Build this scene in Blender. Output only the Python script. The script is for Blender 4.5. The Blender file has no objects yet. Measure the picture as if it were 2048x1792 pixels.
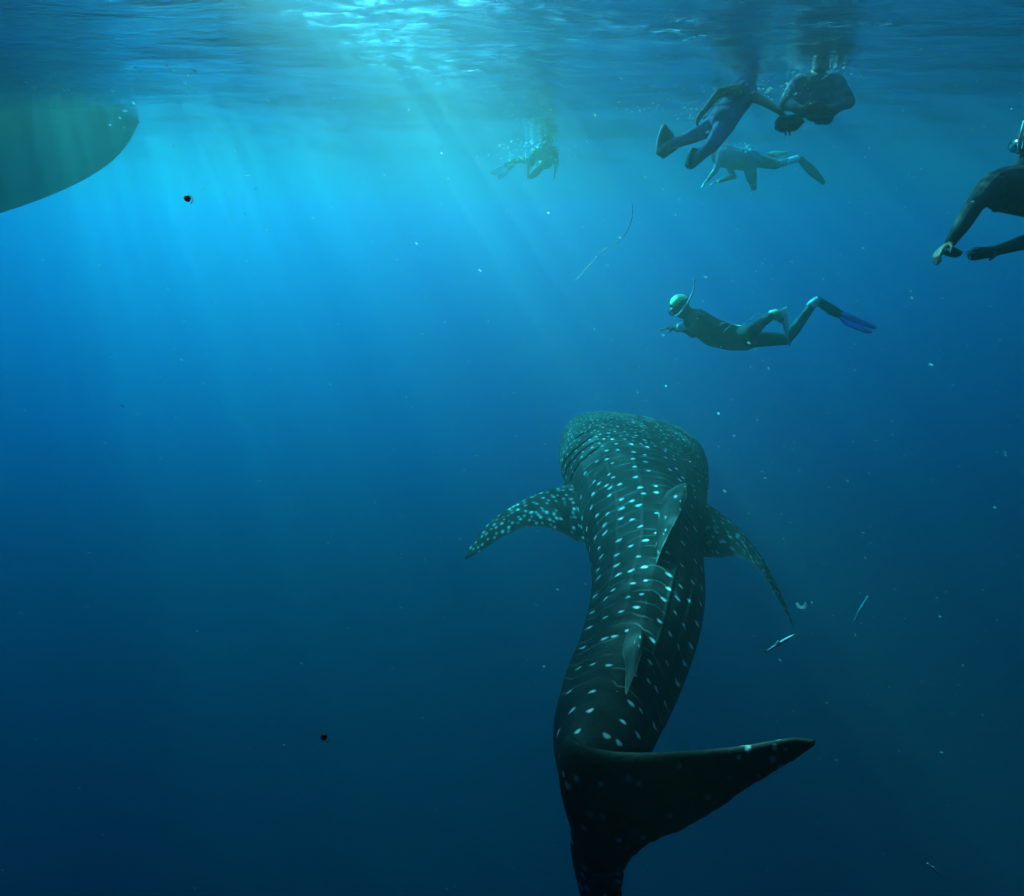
import bpy, bmesh, math, random
import numpy as np
from mathutils import Vector, Matrix, noise as mnoise

scene = bpy.context.scene
col = scene.collection
R = math.radians
random.seed(7)

# ------------------------------------------------------------------ camera
F = 1450.0                      # focal length in pixels of a 2048-wide picture
PITCH = math.atan((896 - 430) / F)
CAM = Vector((0, 0, -1.3))      # 1.3 m under the surface (z = 0)
cd = bpy.data.cameras.new('camera')
cam = bpy.data.objects.new('camera', cd)
col.objects.link(cam)
cam.location = CAM
cam.rotation_euler = (math.pi / 2 - PITCH, 0, 0)
cd.sensor_width = 36
cd.lens = 36 * F / 2048
cd.clip_start = 0.02
cd.clip_end = 500
scene.camera = cam
FW = Vector((0, math.cos(PITCH), -math.sin(PITCH)))
UP = Vector((0, math.sin(PITCH), math.cos(PITCH)))
RT = Vector((1, 0, 0))


def at(px, py, zc):
    """A point of the place: seen at (px, py) of the 2048x1792 photograph, zc metres ahead."""
    return CAM + zc * (FW + RT * ((px - 1024) / F) + UP * ((896 - py) / F))


# ------------------------------------------------------------------ sky, sun, exposure
SUN_AZ = -31.6                  # degrees left of straight ahead
SUN_EL = 37.0
world = bpy.data.worlds.new('World')
scene.world = world
world.use_nodes = True
wn = world.node_tree
sky = wn.nodes.new('ShaderNodeTexSky')
sky.sky_type = 'NISHITA'
sky.sun_disc = False
sky.sun_elevation = R(SUN_EL)
sky.sun_rotation = R(SUN_AZ)
wn.links.new(sky.outputs[0], wn.nodes['Background'].inputs[0])
wn.nodes['Background'].inputs[1].default_value = 0.11
sd = bpy.data.lights.new('sun', 'SUN')
sd.energy = 4.0
sd.angle = R(0.8)
sd.color = (1.0, 0.94, 0.70)
sun = bpy.data.objects.new('sun', sd)
col.objects.link(sun)
SUN_DIR = Vector((math.sin(R(SUN_AZ)) * math.cos(R(SUN_EL)), math.cos(R(SUN_AZ)) * math.cos(R(SUN_EL)), math.sin(R(SUN_EL))))
sun.rotation_euler = SUN_DIR.to_track_quat('Z', 'Y').to_euler()
sun.location = SUN_DIR * 60

vs = scene.view_settings
vs.view_transform = 'Standard'
vs.look = 'None'
vs.exposure = 4.12
vs.gamma = 1
vs.use_curve_mapping = False
cy = scene.cycles
cy.max_bounces = 8
cy.diffuse_bounces = 2
cy.glossy_bounces = 3
cy.transmission_bounces = 4
cy.transparent_max_bounces = 12
cy.volume_bounces = 1
cy.use_denoising = True
cy.use_adaptive_sampling = False
cy.sample_clamp_indirect = 4


# ------------------------------------------------------------------ helpers
def mat(name):
    m = bpy.data.materials.new(name)
    m.use_nodes = True
    nt = m.node_tree
    for n in list(nt.nodes):
        nt.nodes.remove(n)
    out = nt.nodes.new('ShaderNodeOutputMaterial')
    return m, nt, out


def node(nt, kind, **kw):
    n = nt.nodes.new(kind)
    for k, v in kw.items():
        if k.startswith('i_'):
            n.inputs[int(k[2:])].default_value = v
        else:
            setattr(n, k, v)
    return n


def ramp(nt, src, stops):
    r = nt.nodes.new('ShaderNodeValToRGB')
    e = r.color_ramp.elements
    while len(e) < len(stops):
        e.new(0.5)
    for el, (p, c) in zip(e, stops):
        el.position = p
        el.color = c if len(c) == 4 else (*c, 1)
    nt.links.new(src, r.inputs[0])
    return r


def tag(o, label=None, cat=None, group=None, kind=None):
    for k, v in (('label', label), ('category', cat), ('group', group), ('kind', kind)):
        if v:
            o[k] = v
    return o


def link_mesh(name, verts, faces, material, parent=None, base=None, smooth=True):
    me = bpy.data.meshes.new(name)
    if base is not None:
        verts = [(v[0] - base[0], v[1] - base[1], v[2] - base[2]) for v in verts]
    me.from_pydata([tuple(v) for v in verts], [], faces)
    me.validate()
    me.update()
    if smooth:
        me.polygons.foreach_set('use_smooth', [True] * len(me.polygons))
    for m in (material if isinstance(material, (list, tuple)) else [material]):
        me.materials.append(m)
    o = bpy.data.objects.new(name, me)
    col.objects.link(o)
    if parent is not None:
        o.parent = parent
    return o


# ------------------------------------------------------------------ water body
m_water, nt, out = mat('sea_water')
pv = node(nt, 'ShaderNodeVolumePrincipled')
SIG_S = (0.031, 0.0415, 0.0360)          # scattering per metre
SIG_A = (0.33, 0.064, 0.031)          # absorption per metre
DENS = 1.0
pv.inputs['Density'].default_value = DENS
pv.inputs['Color'].default_value = (*[s / DENS for s in SIG_S], 1)
pv.inputs['Absorption Color'].default_value = (*[max(0.0, 1 - a / DENS / (1 - s / DENS)) ** 2 for s, a in zip(SIG_S, SIG_A)], 1)
pv.inputs['Anisotropy'].default_value = 0.84
nt.links.new(pv.outputs[0], out.inputs['Volume'])

DEPTH = 22.0
HALF = 70.0
HT = 0.62
bx = [(sx * HALF, sy * HALF, z) for z in (-DEPTH - 1, HT) for sy in (-1, 1) for sx in (-1, 1)]
haze = link_mesh('haze', bx, [(0, 2, 3, 1), (4, 5, 7, 6), (0, 1, 5, 4), (2, 6, 7, 3), (0, 4, 6, 2), (1, 3, 7, 5)], m_water, smooth=False)
tag(haze, kind='stuff')

# ------------------------------------------------------------------ sea bed, far below, and the surface overhead
m_bed, nt, out = mat('sea_bed_mud')
d = node(nt, 'ShaderNodeBsdfDiffuse')
nz = node(nt, 'ShaderNodeTexNoise')
nz.inputs['Scale'].default_value = 0.4
r = ramp(nt, nz.outputs[0], [(0.3, (0.03, 0.035, 0.035)), (0.7, (0.07, 0.07, 0.06))])
nt.links.new(r.outputs[0], d.inputs[0])
nt.links.new(d.outputs[0], out.inputs[0])
N = 60
vv = []
for j in range(N + 1):
    for i in range(N + 1):
        x = (i / N - .5) * 2 * (HALF - 2)
        y = (j / N - .5) * 2 * (HALF - 2)
        vv.append((x, y, -DEPTH + .8 * mnoise.noise((x * .08, y * .08, 3))))
ff = [(j * (N + 1) + i, j * (N + 1) + i + 1, (j + 1) * (N + 1) + i + 1, (j + 1) * (N + 1) + i) for j in range(N) for i in range(N)]
bed = link_mesh('seabed', vv, ff, m_bed)
tag(bed, kind='structure')

# waves: a sheet, dense near the camera, coarse far out
def wave(x, y):
    h = 0.0
    h += .075 * mnoise.noise((x * .35 + 5, y * .5, 0.0))
    h += .042 * mnoise.noise((x * .8, y * 1.5, 4.0))
    h += .014 * mnoise.noise((x * 1.8, y * 3.6, 8.0))
    h += .0055 * mnoise.noise((x * 4.0, y * 8.0, 2.0))
    return h

def graded(n, a, L):
    s = np.linspace(-1, 1, n)
    return np.sign(s) * (a * np.abs(s) + (L - a) * np.abs(s) ** 4)

gx = graded(420, 9.0, HALF - 2)
gy = graded(520, 9.0, HALF - 2)
gy = np.where(gy > 0, gy, gy)
vv = [(x, y + 5.0 if abs(y) < HALF - 8 else y, 0.0) for y in gy for x in gx]
vv = [(x, y, wave(x, y)) for x, y, _ in vv]
nx = len(gx)
ff = [(j * nx + i, j * nx + i + 1, (j + 1) * nx + i + 1, (j + 1) * nx + i) for j in range(len(gy) - 1) for i in range(nx - 1)]

m_surf, nt, out = mat('sea_surface_water')
geo = node(nt, 'ShaderNodeNewGeometry')
mp = node(nt, 'ShaderNodeMapping')
mp.inputs['Scale'].default_value = (1.0, 2.2, 1.0)
nt.links.new(geo.outputs['Position'], mp.inputs[0])
# fine chop
nb = node(nt, 'ShaderNodeTexNoise')
nb.inputs['Scale'].default_value = 2.6
nb.inputs['Detail'].default_value = 6
nb.inputs['Roughness'].default_value = .6
nt.links.new(mp.outputs[0], nb.inputs['Vector'])
bump = node(nt, 'ShaderNodeBump')
bump.inputs['Strength'].default_value = 1.0
bump.inputs['Distance'].default_value = 0.032
nt.links.new(nb.outputs[0], bump.inputs['Height'])
# light mask put into the surface transparency: shade added over and
# in front of the camera, sun let through beyond and in one gap
def M(op, a, b=None, c=None):
    n = node(nt, 'ShaderNodeMath', operation=op)
    for k, v in enumerate((a, b, c)):
        if v is None:
            continue
        if isinstance(v, (int, float)):
            n.inputs[k].default_value = v
        else:
            nt.links.new(v, n.inputs[k])
    return n.outputs[0]

def smooth(v, lo, hi):
    n = node(nt, 'ShaderNodeMapRange', interpolation_type='SMOOTHSTEP')
    nt.links.new(v, n.inputs['Value'])
    n.inputs['From Min'].default_value = lo
    n.inputs['From Max'].default_value = hi
    return n.outputs[0]

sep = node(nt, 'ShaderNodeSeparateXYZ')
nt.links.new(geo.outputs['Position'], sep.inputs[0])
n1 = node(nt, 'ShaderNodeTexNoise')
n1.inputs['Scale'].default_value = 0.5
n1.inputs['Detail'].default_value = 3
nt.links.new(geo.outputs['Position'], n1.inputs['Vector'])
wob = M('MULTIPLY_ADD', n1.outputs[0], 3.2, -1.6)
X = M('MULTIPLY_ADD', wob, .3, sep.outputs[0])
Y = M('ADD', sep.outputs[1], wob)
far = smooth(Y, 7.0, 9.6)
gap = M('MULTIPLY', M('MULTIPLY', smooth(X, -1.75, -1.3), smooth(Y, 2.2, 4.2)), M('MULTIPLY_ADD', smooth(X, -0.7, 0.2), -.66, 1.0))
clear = M('MAXIMUM', far, M('MULTIPLY', gap, M('MULTIPLY_ADD', smooth(Y, 4.6, 6.2), .25, .75)))  # light mask: where the sun is let through
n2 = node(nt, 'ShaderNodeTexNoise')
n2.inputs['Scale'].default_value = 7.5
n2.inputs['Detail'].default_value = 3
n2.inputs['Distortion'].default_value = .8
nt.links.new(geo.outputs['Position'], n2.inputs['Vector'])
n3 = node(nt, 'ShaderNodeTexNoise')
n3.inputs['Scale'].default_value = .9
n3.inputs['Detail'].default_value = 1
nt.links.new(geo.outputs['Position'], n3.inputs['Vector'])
fine = M('MULTIPLY', smooth(n2.outputs[0], .42, .64), smooth(n3.outputs[0], .36, .60))  # noise put into the transparency to split sunlight into shafts
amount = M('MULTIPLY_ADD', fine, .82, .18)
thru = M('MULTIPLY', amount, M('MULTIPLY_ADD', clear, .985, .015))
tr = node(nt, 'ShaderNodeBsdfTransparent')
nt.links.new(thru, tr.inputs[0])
gl = node(nt, 'ShaderNodeBsdfGlossy')
gl.inputs['Roughness'].default_value = .04
gl.inputs['Color'].default_value = (.95, .97, 1, 1)
nt.links.new(bump.outputs[0], gl.inputs['Normal'])
fr = node(nt, 'ShaderNodeFresnel')
fr.inputs['IOR'].default_value = 1.16
nt.links.new(bump.outputs[0], fr.inputs['Normal'])
mx = node(nt, 'ShaderNodeMixShader')
# added patch with weakened reflection, so bright sky shows through there
sky_patch = M('MULTIPLY', M('MULTIPLY', smooth(X, -2.0, -1.0), M('SUBTRACT', 1.0, smooth(X, -.2, 1.8))), M('MULTIPLY', smooth(nb.outputs[0], .36, .62), M('SUBTRACT', 1.0, smooth(Y, 5.5, 9.0))))
nt.links.new(M('MULTIPLY', fr.outputs[0], M('MULTIPLY_ADD', sky_patch, -.13, 1.0)), mx.inputs[0])
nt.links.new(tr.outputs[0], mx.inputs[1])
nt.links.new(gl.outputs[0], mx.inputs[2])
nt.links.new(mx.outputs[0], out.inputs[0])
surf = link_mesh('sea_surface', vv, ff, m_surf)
tag(surf, kind='structure')
# ------------------------------------------------------------------ whale shark
CAMA = np.array(CAM)
FWA, UPA, RTA = np.array(FW), np.array(UP), np.array(RT)


def atn(px, py, zc):
    return CAMA + zc * (FWA + RTA * ((px - 1024) / F) + UPA * ((896 - py) / F))


def proj(P):
    d = P - CAMA
    z = d @ FWA
    return 1024 + F * (d @ RTA) / z, 896 - F * (d @ UPA) / z, z


def catmull(K, t):
    """Smooth curve through rows of K at parameters t in 0..len-1."""
    K = np.asarray(K, float)
    n = len(K)
    i = np.clip(t.astype(int), 0, n - 2)
    f = (t - i)[:, None]
    p0, p1, p2, p3 = K[np.clip(i - 1, 0, n - 1)], K[i], K[i + 1], K[np.clip(i + 2, 0, n - 1)]
    return .5 * (2 * p1 + (p2 - p0) * f + (2 * p0 - 5 * p1 + 4 * p2 - p3) * f ** 2 + (3 * p1 - p0 - 3 * p2 + p3) * f ** 3)


# centre line: (picture x, metres ahead, metres below the camera, half width, half height, roll)
SPINE = [
    (1258, 7.62, 2.14, .14, .06, 9),
    (1259, 7.56, 2.14, .46, .16, 9),
    (1262, 7.42, 2.15, .615, .23, 9),
    (1265, 7.20, 2.16, .675, .30, 10),
    (1266, 6.95, 2.17, .70, .36, 12),
    (1266, 6.60, 2.18, .69, .41, 17),
    (1268, 6.20, 2.18, .63, .43, 18),
    (1278, 5.70, 2.16, .53, .42, 19),
    (1285, 5.20, 2.13, .445, .40, 18),
    (1292, 4.70, 2.09, .37, .36, 15),
    (1296, 4.20, 2.04, .325, .325, 12),
    (1287, 3.70, 1.97, .285, .285, 7),
    (1264, 3.20, 1.87, .238, .25, 10),
    (1233, 2.80, 1.77, .205, .215, 15),
    (1214, 2.52, 1.67, .180, .18, 15),
    (1203, 2.32, 1.59, .156, .15, 8),
    (1192, 2.15, 1.53, .124, .125, -14),
    (1177, 2.03, 1.485, .085, .09, -22),
    (1160, 1.955, 1.46, .05, .06, -24),
    (1147, 1.91, 1.44, .010, .02, -24),
]
K = []
for sx, zc, h, a, b, ro in SPINE:
    py = 896 + (h / zc - math.sin(PITCH)) / math.cos(PITCH) * F
    K.append((*atn(sx, py, zc), a, b, math.radians(ro)))
NS, NT = 1100, 560
tt = np.linspace(0, len(K) - 1, NS)
kk = catmull(K, tt)
C, A, B, RO = kk[:, :3], np.maximum(kk[:, 3], .004), np.maximum(kk[:, 4], .004), kk[:, 5]
T = np.gradient(C, axis=0)
T /= np.linalg.norm(T, axis=1)[:, None]
LAT = np.cross(T, np.array([0, 0, 1.0]))       # T points towards the tail: LAT is the shark's left ...
LAT /= np.linalg.norm(LAT, axis=1)[:, None]
DOR = np.cross(LAT, T)
sgn = -1.0 if LAT[0] @ RTA > 0 else 1.0         # ... made to point to the picture's left
LFT = LAT * sgn
DO = DOR * np.sign(DOR[:, 2:3])
cr, sr = np.cos(RO)[:, None], np.sin(RO)[:, None]
DO, LFT = DO * cr - LFT * sr, LFT * cr + DO * sr  # roll the back over to the picture's right
th = np.linspace(0, 2 * math.pi, NT, endpoint=False)   # 0 = back, growing towards the left flank
TH, SS = np.meshgrid(th, np.concatenate([[0], np.cumsum(np.linalg.norm(np.diff(C, axis=0), axis=1))]))
arc = SS[:, 0]
thw = (TH + math.pi) % (2 * math.pi) - math.pi
headness = np.clip((2.2 - SS) / 1.4, 0, 1)
aft = np.clip((SS - 2.2) / 1.0, 0, 1) * np.clip((6.1 - SS) / .5, 0, 1)
e = 1 - .16 * headness + .17 * aft * (np.cos(TH) > 0)
ct, st = np.cos(TH), np.sin(TH)
rc, rs = np.sign(ct) * np.abs(ct) ** e, np.sign(st) * np.abs(st) ** e
rel = np.zeros_like(TH)
# long ridges of the back
for q, w, hh in ((0, .13, .005), (.42, .04, .003), (-.42, .04, .004), (.85, .04, .004), (-.85, .04, .005), (1.3, .04, .004), (-1.3, .04, .004)):
    env_ = np.clip((SS - .5) / 1.0, 0, 1) * np.clip((5.4 - SS) / 1.2, 0, 1)
    rel += hh * env_ * np.exp(-((thw - q) / w) ** 2)
# keel on each side of the tail stem
for q in (1.25, -1.25):
    rel += .018 * np.clip((SS - 3.6) / 1.0, 0, 1) * np.clip((5.6 - SS) / .3, 0, 1) * np.exp(-((thw - q) / .10) ** 2)


def surface(rel):
    return C[:, None, :] + DO[:, None, :] * ((B[:, None] + rel) * rc)[..., None] + LFT[:, None, :] * ((A[:, None] + rel) * rs)[..., None]


P3 = surface(rel)
PX, PY, PZ = proj(P3)
Nrm = np.cross(np.gradient(P3, axis=0), np.gradient(P3, axis=1))
ctr = P3 - C[:, None, :]
Nrm *= np.sign((Nrm * ctr).sum(-1))[..., None]
FACING = (Nrm * (CAMA - P3)).sum(-1) > 0


def pick(px, py):
    """Surface parameters (row, column) seen at a picture position; None when it misses the body."""
    d = (PX - px) ** 2 + (PY - py) ** 2
    d[~FACING] = 1e9
    k = int(np.argmin(d))
    if d.flat[k] > 25:
        return None
    return k // NT, k % NT


if globals().get('SHARK_FIT'):
    for y in range(810, 1600, 30):
        m = np.abs(PY - y) < 4
        if m.any():
            print('FIT', y, round(PX[m].min()), round(PX[m].max()))
    print('FIT top', PY.min(), PX.flat[PY.argmin()])

rad = np.sqrt((A[:, None] * np.cos(TH)) ** 2 + (B[:, None] * np.sin(TH)) ** 2)   # metres per radian round the body
spot = np.zeros_like(TH)
dsr = np.gradient(arc)


def dab(i, j, r, v, el=1.02, soft=.40):
    """One pale spot of radius r metres, drawn out el times round the body."""
    ni = int(r * 2 / max(dsr[i], 1e-4)) + 2
    i0, i1 = max(0, i - ni), min(NS, i + ni + 1)
    dt = (TH[i0:i1] - th[j] + math.pi) % (2 * math.pi) - math.pi
    d = np.sqrt(((SS[i0:i1] - SS[i, j]) / r) ** 2 + (dt * rad[i, j] / (r * el)) ** 2)
    d = d * (1 + .10 * np.sin(3 * np.arctan2(dt * rad[i, j], SS[i0:i1] - SS[i, j]) + i))
    spot[i0:i1] = np.maximum(spot[i0:i1], v * np.clip((1 + soft - d) / (2 * soft), 0, 1))


c6 = lambda x, y: (1104 + x * .18753, 784 + y * .18753)
c7 = lambda x, y: (1104 + x * .2232, 1120 + y * .2232)
BIG6 = [(865, 330), (700, 365), (540, 375), (605, 438), (550, 503), (645, 500), (900, 463), (985, 510), (683, 550), (845, 557), (587, 625), (870, 640), (1015, 585), (992, 667), (995, 743), (865, 713), (475, 738), (640, 757), (585, 713), (700, 620), (883, 797), (1028, 840), (350, 865), (890, 908), (605, 878), (655, 908), (450, 953), (580, 995), (725, 985), (940, 1015), (1112, 1072), (975, 1080), (1105, 1003), (500, 975), (310, 1120), (615, 1100), (740, 1143), (850, 1162), (925, 1210), (420, 1230), (478, 1315), (588, 1300), (730, 1348), (852, 1360), (1110, 1288), (370, 1465), (565, 1500), (463, 1550), (713, 1578), (945, 1432), (1000, 1585), (840, 1642), (500, 1665), (400, 1680), (525, 1755), (685, 1740), (925, 1757), (1115, 1500), (745, 1240), (440, 1085), (560, 1420), (620, 1020),
        (1400, 1610), (1235, 1710), (1525, 1120), (1495, 1220), (1590, 1330), (1435, 1460), (1525, 1460), (1505, 1000), (1570, 950), (1360, 935), (1390, 915), (1325, 820), (1305, 720), (1210, 700), (1190, 530), (1215, 610), (1110, 370), (1195, 450), (1165, 410), (1215, 495), (1255, 830), (1325, 440), (1400, 505), (1425, 575), (1500, 625), (1560, 690), (1345, 505)]
SMALL6 = [(350, 452), (495, 418), (400, 508), (290, 513), (333, 563), (425, 593), (258, 625), (205, 590), (330, 635), (400, 675), (212, 705), (245, 733), (165, 665), (120, 855), (205, 805), (150, 910), (110, 720), (180, 775), (405, 402), (345, 380), (335, 348), (315, 290), (430, 303), (410, 348), (400, 258), (455, 250), (550, 275), (555, 245), (525, 317), (630, 315), (690, 330), (640, 270), (765, 292), (745, 262), (880, 247), (900, 277), (950, 290), (680, 228), (575, 205), (610, 178), (500, 180), (420, 175), (450, 220), (370, 210), (760, 215), (790, 235), (940, 245), (830, 350), (845, 398), (960, 335), (955, 370), (980, 390), (885, 430), (765, 350), (470, 480), (450, 410), (265, 440), (235, 520)]
BIG7 = [(580, 50), (708, 98), (827, 63), (592, 133), (418, 155), (725, 207), (842, 185), (545, 270), (480, 345), (680, 330), (805, 305), (385, 320), (758, 422), (620, 462), (475, 517), (360, 467), (335, 605), (683, 632), (555, 685), (467, 705), (278, 787), (365, 935), (240, 968), (510, 943), (155, 1178), (360, 1177), (180, 1345), (343, 1347), (230, 1535), (55, 1545), (180, 1755), (410, 90), (350, 40),
        (1048, 128), (1153, 235), (1262, 200), (1165, 50), (1285, 10), (997, 350), (1235, 372), (1102, 468), (965, 548), (1187, 597), (1302, 570), (1060, 662), (902, 715), (1137, 783), (1243, 770), (1032, 925), (1185, 925), (1117, 1097), (865, 1085), (938, 1160), (710, 1287), (797, 1350), (1015, 1285), (638, 1450), (915, 1485), (770, 1570), (600, 1642), (487, 1575), (1340, 250), (1330, 390), (1340, 80), (1045, 260), (1125, 340), (740, 1025), (880, 915)]
rng = np.random.default_rng(5)
taken = []
for lst, fn, k in ((BIG6, c6, 1.0), (SMALL6, c6, .62), (BIG7, c7, 1.0)):
    for q in lst:
        hit = pick(*fn(*q))
        if hit is None:
            continue
        i, j = hit
        s_ = arc[i]
        r = k * (np.interp(s_, [0, .8, 1.6, 2.6, 3.6, 4.6, 5.6], [.0075, .0098, .0132, .0155, .0155, .0125, .010])) * rng.uniform(.8, 1.2)
        v = rng.uniform(.85, 1.0)
        dab(i, j, r, v)
        taken.append((s_, th[j]))
        # the same on the far flank, unless the photograph shows that side
tk = np.array(taken)
# small spots of the head, and rows of spots on whatever the photograph does not show
n_rand = 0
for _ in range(15000):
    i = int(rng.integers(12, NS - 30))
    s_ = arc[i]
    j = int(rng.integers(0, NT))
    t_ = (th[j] + math.pi) % (2 * math.pi) - math.pi
    if abs(t_) > 2.2:
        continue
    seen = FACING[i, j]
    if seen and s_ > 1.9 and abs(t_) < 1.75:
        continue
    gapm = np.interp(s_, [0, .7, 1.4, 2.0, 3.5, 5.5], [.024, .030, .044, .075, .10, .085])
    d = np.hypot(tk[:, 0] - s_, ((tk[:, 1] - th[j] + math.pi) % (2 * math.pi) - math.pi) * rad[i, j])
    if d.min() < gapm:
        continue
    tk = np.vstack([tk, (s_, th[j])])
    dab(i, j, np.interp(s_, [0, .7, 1.5, 2.5, 4.5, 5.6], [.0055, .0065, .0085, .013, .012, .007]) * rng.uniform(.7, 1.2), rng.uniform(.4, .85))
    n_rand += 1

# thin pale bars between the rows of spots, wavering and broken
pos, bars = .75, []
while pos < 5.5:
    bars.append(pos)
    pos += np.interp(pos, [.7, 1.6, 2.6, 5.5], [.075, .115, .15, .15])
for b_ in bars:
    ph = rng.uniform(0, 9, 4)
    off = .022 * np.sin(3 * thw + ph[0]) + .012 * np.sin(8 * thw + ph[1]) + .006 * np.sin(17 * thw + ph[2])
    wid = np.interp(b_, [.7, 2, 5.5], [.0045, .0065, .0055])
    amp = .17 * np.clip(.55 + .6 * np.sin(5 * thw + ph[3]) + .35 * np.sin(11 * thw + ph[1]), 0, 1) * np.clip((2.1 - np.abs(thw)) / .4, 0, 1)
    i0, i1 = np.searchsorted(arc, [b_ - .12, b_ + .12])
    dd = np.abs(SS[i0:i1] - b_ - off[i0:i1]) / wid
    spot[i0:i1] = np.maximum(spot[i0:i1], (amp[i0:i1]) * np.clip(1.5 - dd, 0, 1))
# lines running along the back beside the ridges
for q in (.42, -.42, .85, -.85):
    w_ = .008 / np.maximum(rad, .02)
    spot = np.maximum(spot, .03 * np.clip(1.6 - np.abs(thw - q - .02 * np.sin(SS * 6)) / w_, 0, 1) * np.clip((SS - 1.2) / .8, 0, 1) * np.clip((5.0 - SS) / .8, 0, 1))
belly = np.clip((np.abs(thw) - 2.0) / .5, 0, 1)

# five gill slits on each side, cut into the skin
SLITS = [[(500, 580), (400, 665), (300, 750), (235, 850), (195, 955)],
         [(490, 518), (370, 585), (260, 680), (170, 790), (128, 945)],
         [(450, 455), (330, 540), (210, 650), (120, 770), (92, 930)],
         [(420, 400), (330, 445), (250, 495)],
         [(590, 640), (480, 720), (350, 830), (260, 930), (225, 985)]]
dep = np.zeros_like(TH)
for n_, line in enumerate(SLITS[:4]):
    pts = [pick(*c6(*q)) for q in line]
    pts = [(arc[i], (th[j] + math.pi) % (2 * math.pi) - math.pi) for i, j in [p for p in pts if p]]
    if len(pts) < 2:
        continue
    pts = np.array(pts)
    for side in (1, -1):
        fine_ = np.linspace(0, len(pts) - 1, 160)
        cs_ = catmull(pts, fine_)
        for q in range(0, 160):
            i = int(np.searchsorted(arc, cs_[q, 0]))
            j = int(round((side * cs_[q, 1]) % (2 * math.pi) / (2 * math.pi) * NT)) % NT
            i0, i1 = max(0, i - 14), min(NS, i + 15)
            dt = (TH[i0:i1] - th[j] + math.pi) % (2 * math.pi) - math.pi
            d = np.hypot(SS[i0:i1] - cs_[q, 0], dt * rad[min(i, NS - 1), j])
            wdt = .016 * (1 if 12 < q < 148 else .6)
            dep[i0:i1] = np.maximum(dep[i0:i1], np.clip(1 - d / wdt, 0, 1))
rel = rel - .055 * dep
P3 = surface(rel)

VV = [P3.reshape(-1, 3)]
SP = [spot.ravel()]
BL = [belly.ravel()]
DK = [dep.ravel()]
idx = np.arange(NS * NT).reshape(NS, NT)
a_, b_ = idx[:-1], idx[1:]
FFS = [np.stack([a_, np.roll(a_, -1, 1), np.roll(b_, -1, 1), b_], -1).reshape(-1, 4)]
base_n = NS * NT


def fin(secs, thick, nspot, seed, rspot=.011, ns=150, nc=90, pale=0.0, spots=(), sharp=1.0):
    """A fin skinned over sections (leading edge, trailing edge) from root to tip, thick at the root."""
    global base_n
    secs = np.array([np.concatenate(s) for s in secs])
    u = np.linspace(0, len(secs) - 1, ns)
    k = catmull(secs, u)
    LE, TE = k[:, :3], k[:, 3:]
    span = np.linspace(0, 1, ns)
    rag = np.random.default_rng(seed + 50)
    wv = sum(np.sin(span * f_ + rag.uniform(0, 6)) * a_ for f_, a_ in ((23, .006), (47, .005), (90, .004), (170, .003)))
    TE = TE + (TE - LE) * (wv * np.clip(span * 4, 0, 1))[:, None] * 1.6
    ch = np.linspace(0, 2 * math.pi, nc, endpoint=False)
    x = .5 - .5 * np.cos(ch)                      # 0 at the leading edge, 1 at the trailing edge
    side = np.sign(np.sin(ch))
    yt = side * (1.3 * np.sqrt(np.maximum(x, 0)) * (1 - x) ** .9 + .03 * np.sin(ch) ** 2)
    chord = TE - LE
    dS = np.gradient((LE + TE) / 2, axis=0)
    Nn = np.cross(chord, dS)
    Nn /= np.linalg.norm(Nn, axis=1)[:, None] + 1e-9
    tk_ = thick * ((1 - span) ** 1.2 * .9 + .12) * np.clip((1 - span) / .03, 0, 1) ** .5
    P = LE[:, None] + chord[:, None] * x[None, :, None] + Nn[:, None] * (yt[None] * tk_[:, None])[..., None]
    sp = np.zeros((ns, nc))
    rg = np.random.default_rng(seed)
    pts = []
    clen = np.linalg.norm(chord, axis=1)
    slen = np.concatenate([[0], np.cumsum(np.linalg.norm(np.diff((LE + TE) / 2, axis=0), axis=1))])
    XX, UU = np.meshgrid(x, slen)
    SD = np.tile(side, (ns, 1))
    CL = clen[:, None] * np.ones((1, nc))
    tries = [(int(rg.integers(4, ns - 3)), rg.uniform(.04, .95), sd_, None) for _ in range(nspot * 12) for sd_ in (-1, 1)]
    for i, xx, sd_, v in tries:
        if len(pts) >= 2 * nspot:
            break
        pos_ = (slen[i], xx * clen[i], sd_)
        if slen[i] > .93 * slen[-1] or any(p[2] == sd_ and math.hypot(p[0] - pos_[0], p[1] - pos_[1]) < rspot * 2.7 for p in pts):
            continue
        pts.append(pos_)
        r = rspot * rg.uniform(.55, 1.15)
        d = np.hypot(UU - slen[i], XX * CL - xx * clen[i]) / r
        sp = np.maximum(sp, np.where(SD == sd_, rg.uniform(.35, .85) * np.clip((1.45 - d) / .9, 0, 1), 0))
    edge = np.clip((XX - .93) / .07, 0, 1) * .10 + pale
    sp = np.maximum(sp, edge)
    VV.append(P.reshape(-1, 3))
    SP.append(sp.ravel())
    BL.append(np.zeros(ns * nc))
    DK.append(np.zeros(ns * nc))
    ix = np.arange(ns * nc).reshape(ns, nc) + base_n
    a, b = ix[:-1], ix[1:]
    FFS.append(np.stack([a, np.roll(a, -1, 1), np.roll(b, -1, 1), b], -1).reshape(-1, 4))
    base_n += ns * nc


q = atn
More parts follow.
